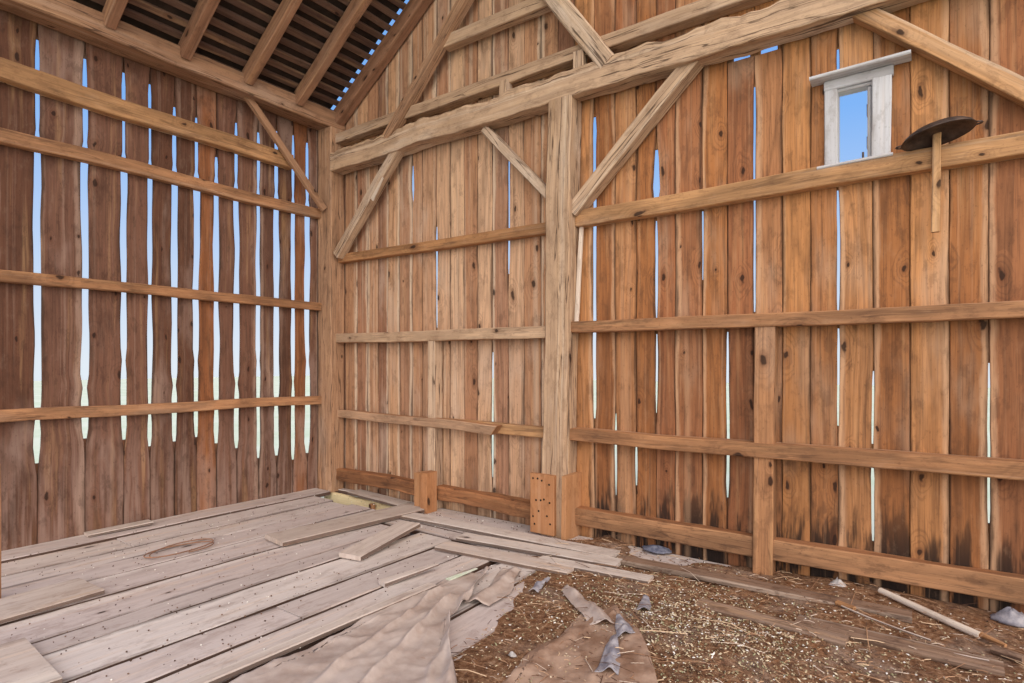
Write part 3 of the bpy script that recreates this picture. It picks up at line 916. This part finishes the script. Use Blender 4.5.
sheet('plastic_sheet', 'narrow folded strip of grey plastic rising from the chaff beside the plank ends',
      [[(-2.20, 2.55), (-2.05, 2.60)], [(-2.26, 2.9), (-2.12, 2.92)], [(-2.34, 3.15), (-2.22, 3.18)]],
      21, [((-2.14, 2.6), (-2.28, 3.15), .045, .035)], M['sheet'], nu=24, nv=40, base=lambda x, y: max(hgt(x, y), 0) - .004)
sheet('plastic_sheet', 'pointed scrap of greyish plastic standing up in the middle of the chaff',
      [[(-1.42, 2.62), (-1.30, 2.68)], [(-1.62, 2.85), (-1.52, 2.90)], [(-1.83, 3.06), (-1.80, 3.08)]],
      31, [((-1.34, 2.66), (-1.82, 3.07), .05, .03)], M['sheet'], nu=24, nv=40, base=lambda x, y: hgt(x, y) - .004)


for (lab, c, a, L, wd, h_, sd) in (('upright bluish plastic shard in the chaff, foremost of the shards', (-1.19, 2.40), 1.9, .30, .10, .045, 41),
                                   ('bluish plastic shard lying just behind the foremost shard', (-1.27, 2.68), 2.2, .22, .08, .04, 47),
                                   ('small plastic shard near the point where the planks end', (-1.98, 3.02), 1.7, .20, .06, .04, 53),
                                   ('pale plastic shard on the grain heap', (-1.30, 3.03), 2.0, .24, .07, .035, 59)):
    dx, dy = math.cos(a) * L / 2, math.sin(a) * L / 2
    ex, ey = -math.sin(a) * wd / 2, math.cos(a) * wd / 2
    sheet('plastic_shard', lab, [[(c[0] - dx - ex, c[1] - dy - ey), (c[0] - dx + ex, c[1] - dy + ey)], [(c[0] - ex * .8, c[1] - ey * .8), (c[0] + ex * .8, c[1] + ey * .8)],
                                 [(c[0] + dx - ex * .2, c[1] + dy - ey * .2), (c[0] + dx + ex * .2, c[1] + dy + ey * .2)]], sd,
          [((c[0] - dx, c[1] - dy), (c[0] + dx, c[1] + dy), h_, .025)], M['greyrag'], nu=16, nv=24, base=lambda x, y: hgt(x, y) - .004)


# ------------------------------------------------------------------ small things on the floor
def rag(name, lab, c, r, mat, h=.03, seed=0):
    mb = MB()
    rings = []
    for k in range(7):
        t = k / 6
        rr = r * math.cos(t * math.pi / 2 * .96)
        rings.append([(c[0] + rr * (1 + .45 * nz(seed, a * .8, t * 2)) * math.cos(a * math.pi / 10) * 1.5, c[1] + rr * (1 + .45 * nz(seed + 5, a * .8, t * 2)) * math.sin(a * math.pi / 10),
                       c[2] + h * t * (1 + .5 * nz(seed + 8, a * .7, t * 3))) for a in range(20)])
    mb.poly(rings)
    return tag(mb.build(name, mat, smooth=True), lab, name.split('_')[-1])


rag('crumpled_rag', 'crumpled blue-grey rag on the chaff below the sill, right of the tall post', (-1.66, 4.10, .02), .075, M['bluerag'], seed=1)
rag('crumpled_bag', 'grey plastic scrap at the right edge beneath the sill beam', (.33, 4.04, .03), .06, M['greyrag'], h=.07, seed=4)
rag('pale_pebble', 'pale pebble lying on the torn sheet in the foreground', (-1.60, 2.20, hgt(-1.6, 2.2) + .012), .014, M['stone'], h=.018, seed=6)
rag('grey_stone', 'pale grey stone under the sill beam right of the stud', (-.48, 4.06, .01), .045, M['stone'], h=.06, seed=8)
po = empty('peeled_pole', (-.26, 4.0, .03), 'whitish peeled pole lying at a slant on the chaff near the right edge', 'pole')
z0, z1 = hgt(-.26, 3.98) + .03, hgt(.26, 3.62) + .03
MB().bar((-.26, 4.02, z0), (.185, 3.74, z1), .034, .03, rough=.003, wob=.02, ch=.01, taper=1.1).build('pale_shaft', M['silver'], po)
MB().bar((.185, 3.74, z1), (.275, 3.665, z1), .030, .024, rough=.003, wob=.01, ch=.009, taper=.6).build('bare_tip', M['rail'], po)
def twig(lab, p0, p1, r, mat='rail', bow=(0, 0)):
    p0, p1 = (*p0, hgt(*p0) + .02), (*p1, hgt(*p1) + .02)
    timber('twig', lab, 'twig', mat, p0, p1, r, r, group='twigs on the chaff', wob=.02, rough=.001, ch=r * .3, bow=bow)
twig('thin bent straw-coloured twig in front of the whitish pole', (-.02, 3.42), (.20, 3.42), .009, 'loose', (.02, 0))
twig('thin twig left of the whitish pole, lying along the chaff', (-.42, 3.66), (-.02, 3.52), .009, 'loose', (.015, 0))
tag(MB().bar((.22, 3.60, hgt(.22, 3.6) + .02), (.33, 3.56, hgt(.33, 3.56) + .02), .05, .035, rough=.006, ch=.012).build('wood_stub', M['dirty']),
    'short rounded stub of wood at the right edge below the pole tip', 'wood')
tag(MB().bar((-.45, 3.73, hgt(-.45, 3.73) + .012), (-.36, 3.70, hgt(-.36, 3.7) + .012), .035, .02, rough=.004, ch=.008).build('wood_chip', M['rail']),
    'small tan chip of wood on the chaff below the sill beam', 'wood')
tag(MB().bar((-2.50, 2.74, .02), (-2.46, 2.98, .03), .045, .006, rough=.002, wob=.01, ch=.002, taper=.4).build('pale_scrap', plain('pale_green_white', (206, 206, 194), .8, rgb2=(186, 198, 172), scale=20)),
    'pale scrap at the tip of the plank gap', 'scrap')  # narrow pale greenish strip, tapered at one end
# ring of brown grass debris on the planks
mb = MB()
rings = []
for k in range(60):
    t = k / 59 * math.pi * 3.6
    r = .15 + .03 * math.sin(t * 1.7) + .02 * k / 59
    c = Vector((-4.55 + r * math.cos(t) * .8, 2.05 + r * 1.3 * math.sin(t), .012 + .010 * k / 59))
    d = Vector((-math.sin(t), math.cos(t), 0))
    nn = Vector((d.y, -d.x, 0))
    rings.append([c + .005 * (math.cos(a) * nn + math.sin(a) * Vector((0, 0, 1))) for a in [j * math.pi / 2 for j in range(4)]])
mb.poly(rings)
tag(mb.build('hay_ring', plain('brown_hay', (150, 112, 90), .9, rgb2=(126, 92, 74), scale=30), smooth=True), 'loose ring of brown hay lying on the planks before the left wall', 'hay')

# ------------------------------------------------------------------ light
w = D.worlds.new('sky')
bpy.context.scene.world = w
w.use_nodes = True
t = w.node_tree
t.nodes.clear()
out = t.nodes.new('ShaderNodeOutputWorld')
bg = t.nodes.new('ShaderNodeBackground')
tc = t.nodes.new('ShaderNodeTexCoord')
sp = t.nodes.new('ShaderNodeSeparateXYZ')
t.links.new(tc.outputs['Generated'], sp.inputs[0])
rp = t.nodes.new('ShaderNodeValToRGB')
els = rp.color_ramp.elements
for e, (p, c) in zip([els[0], els[1], els.new(.5), els.new(.5)],
                     ((.0, (1.45, 1.6, 1.75, 1)), (.12, (1.15, 1.5, 1.95, 1)), (.36, (.42, .88, 1.75, 1)), (1.0, (.22, .55, 1.4, 1)))):
    e.position, e.color = p, c
t.links.new(sp.outputs[2], rp.inputs[0])
# warm glow added to the sky behind the camera as a softbox
dot = t.nodes.new('ShaderNodeVectorMath')
dot.operation = 'DOT_PRODUCT'
t.links.new(tc.outputs['Generated'], dot.inputs[0])
dot.inputs[1].default_value = Vector((.62, -.62, .48)).normalized()
mr = t.nodes.new('ShaderNodeMapRange')
mr.interpolation_type = 'SMOOTHSTEP'
mr.inputs['From Min'].default_value = .35
mr.inputs['From Max'].default_value = 1.0
t.links.new(dot.outputs['Value'], mr.inputs['Value'])
mx = t.nodes.new('ShaderNodeMix')
mx.data_type = 'RGBA'
t.links.new(mr.outputs[0], mx.inputs[0])
t.links.new(rp.outputs[0], mx.inputs[6])
mx.inputs[7].default_value = (7.6, 7.1, 6.5, 1)
t.links.new(mx.outputs[2], bg.inputs[0])
bg.inputs[1].default_value = 1.0
t.links.new(bg.outputs[0], out.inputs[0])

# ------------------------------------------------------------------ camera
cam = D.cameras.new('camera')
co = D.objects.new('camera', cam)
C.objects.link(co)
co.location = (0, 0, 1.4)
co.rotation_euler = (math.pi / 2, 0, math.radians(36.06))
cam.sensor_fit = 'HORIZONTAL'
cam.sensor_width = 36
cam.lens = 581 / 1024 * 36
cam.shift_y = (363 - 341.5) / 1024
cam.clip_end = 500
sc = bpy.context.scene
sc.camera = co
sc.view_settings.view_transform = 'Standard'
sc.view_settings.look = 'None'
sc.view_settings.gamma = 1
sc.view_settings.use_curve_mapping = False
sc.view_settings.exposure = -0.92
try:
    sc.cycles.use_denoising = True
    sc.cycles.max_bounces = 8
    sc.cycles.diffuse_bounces = 5
except Exception:
    pass
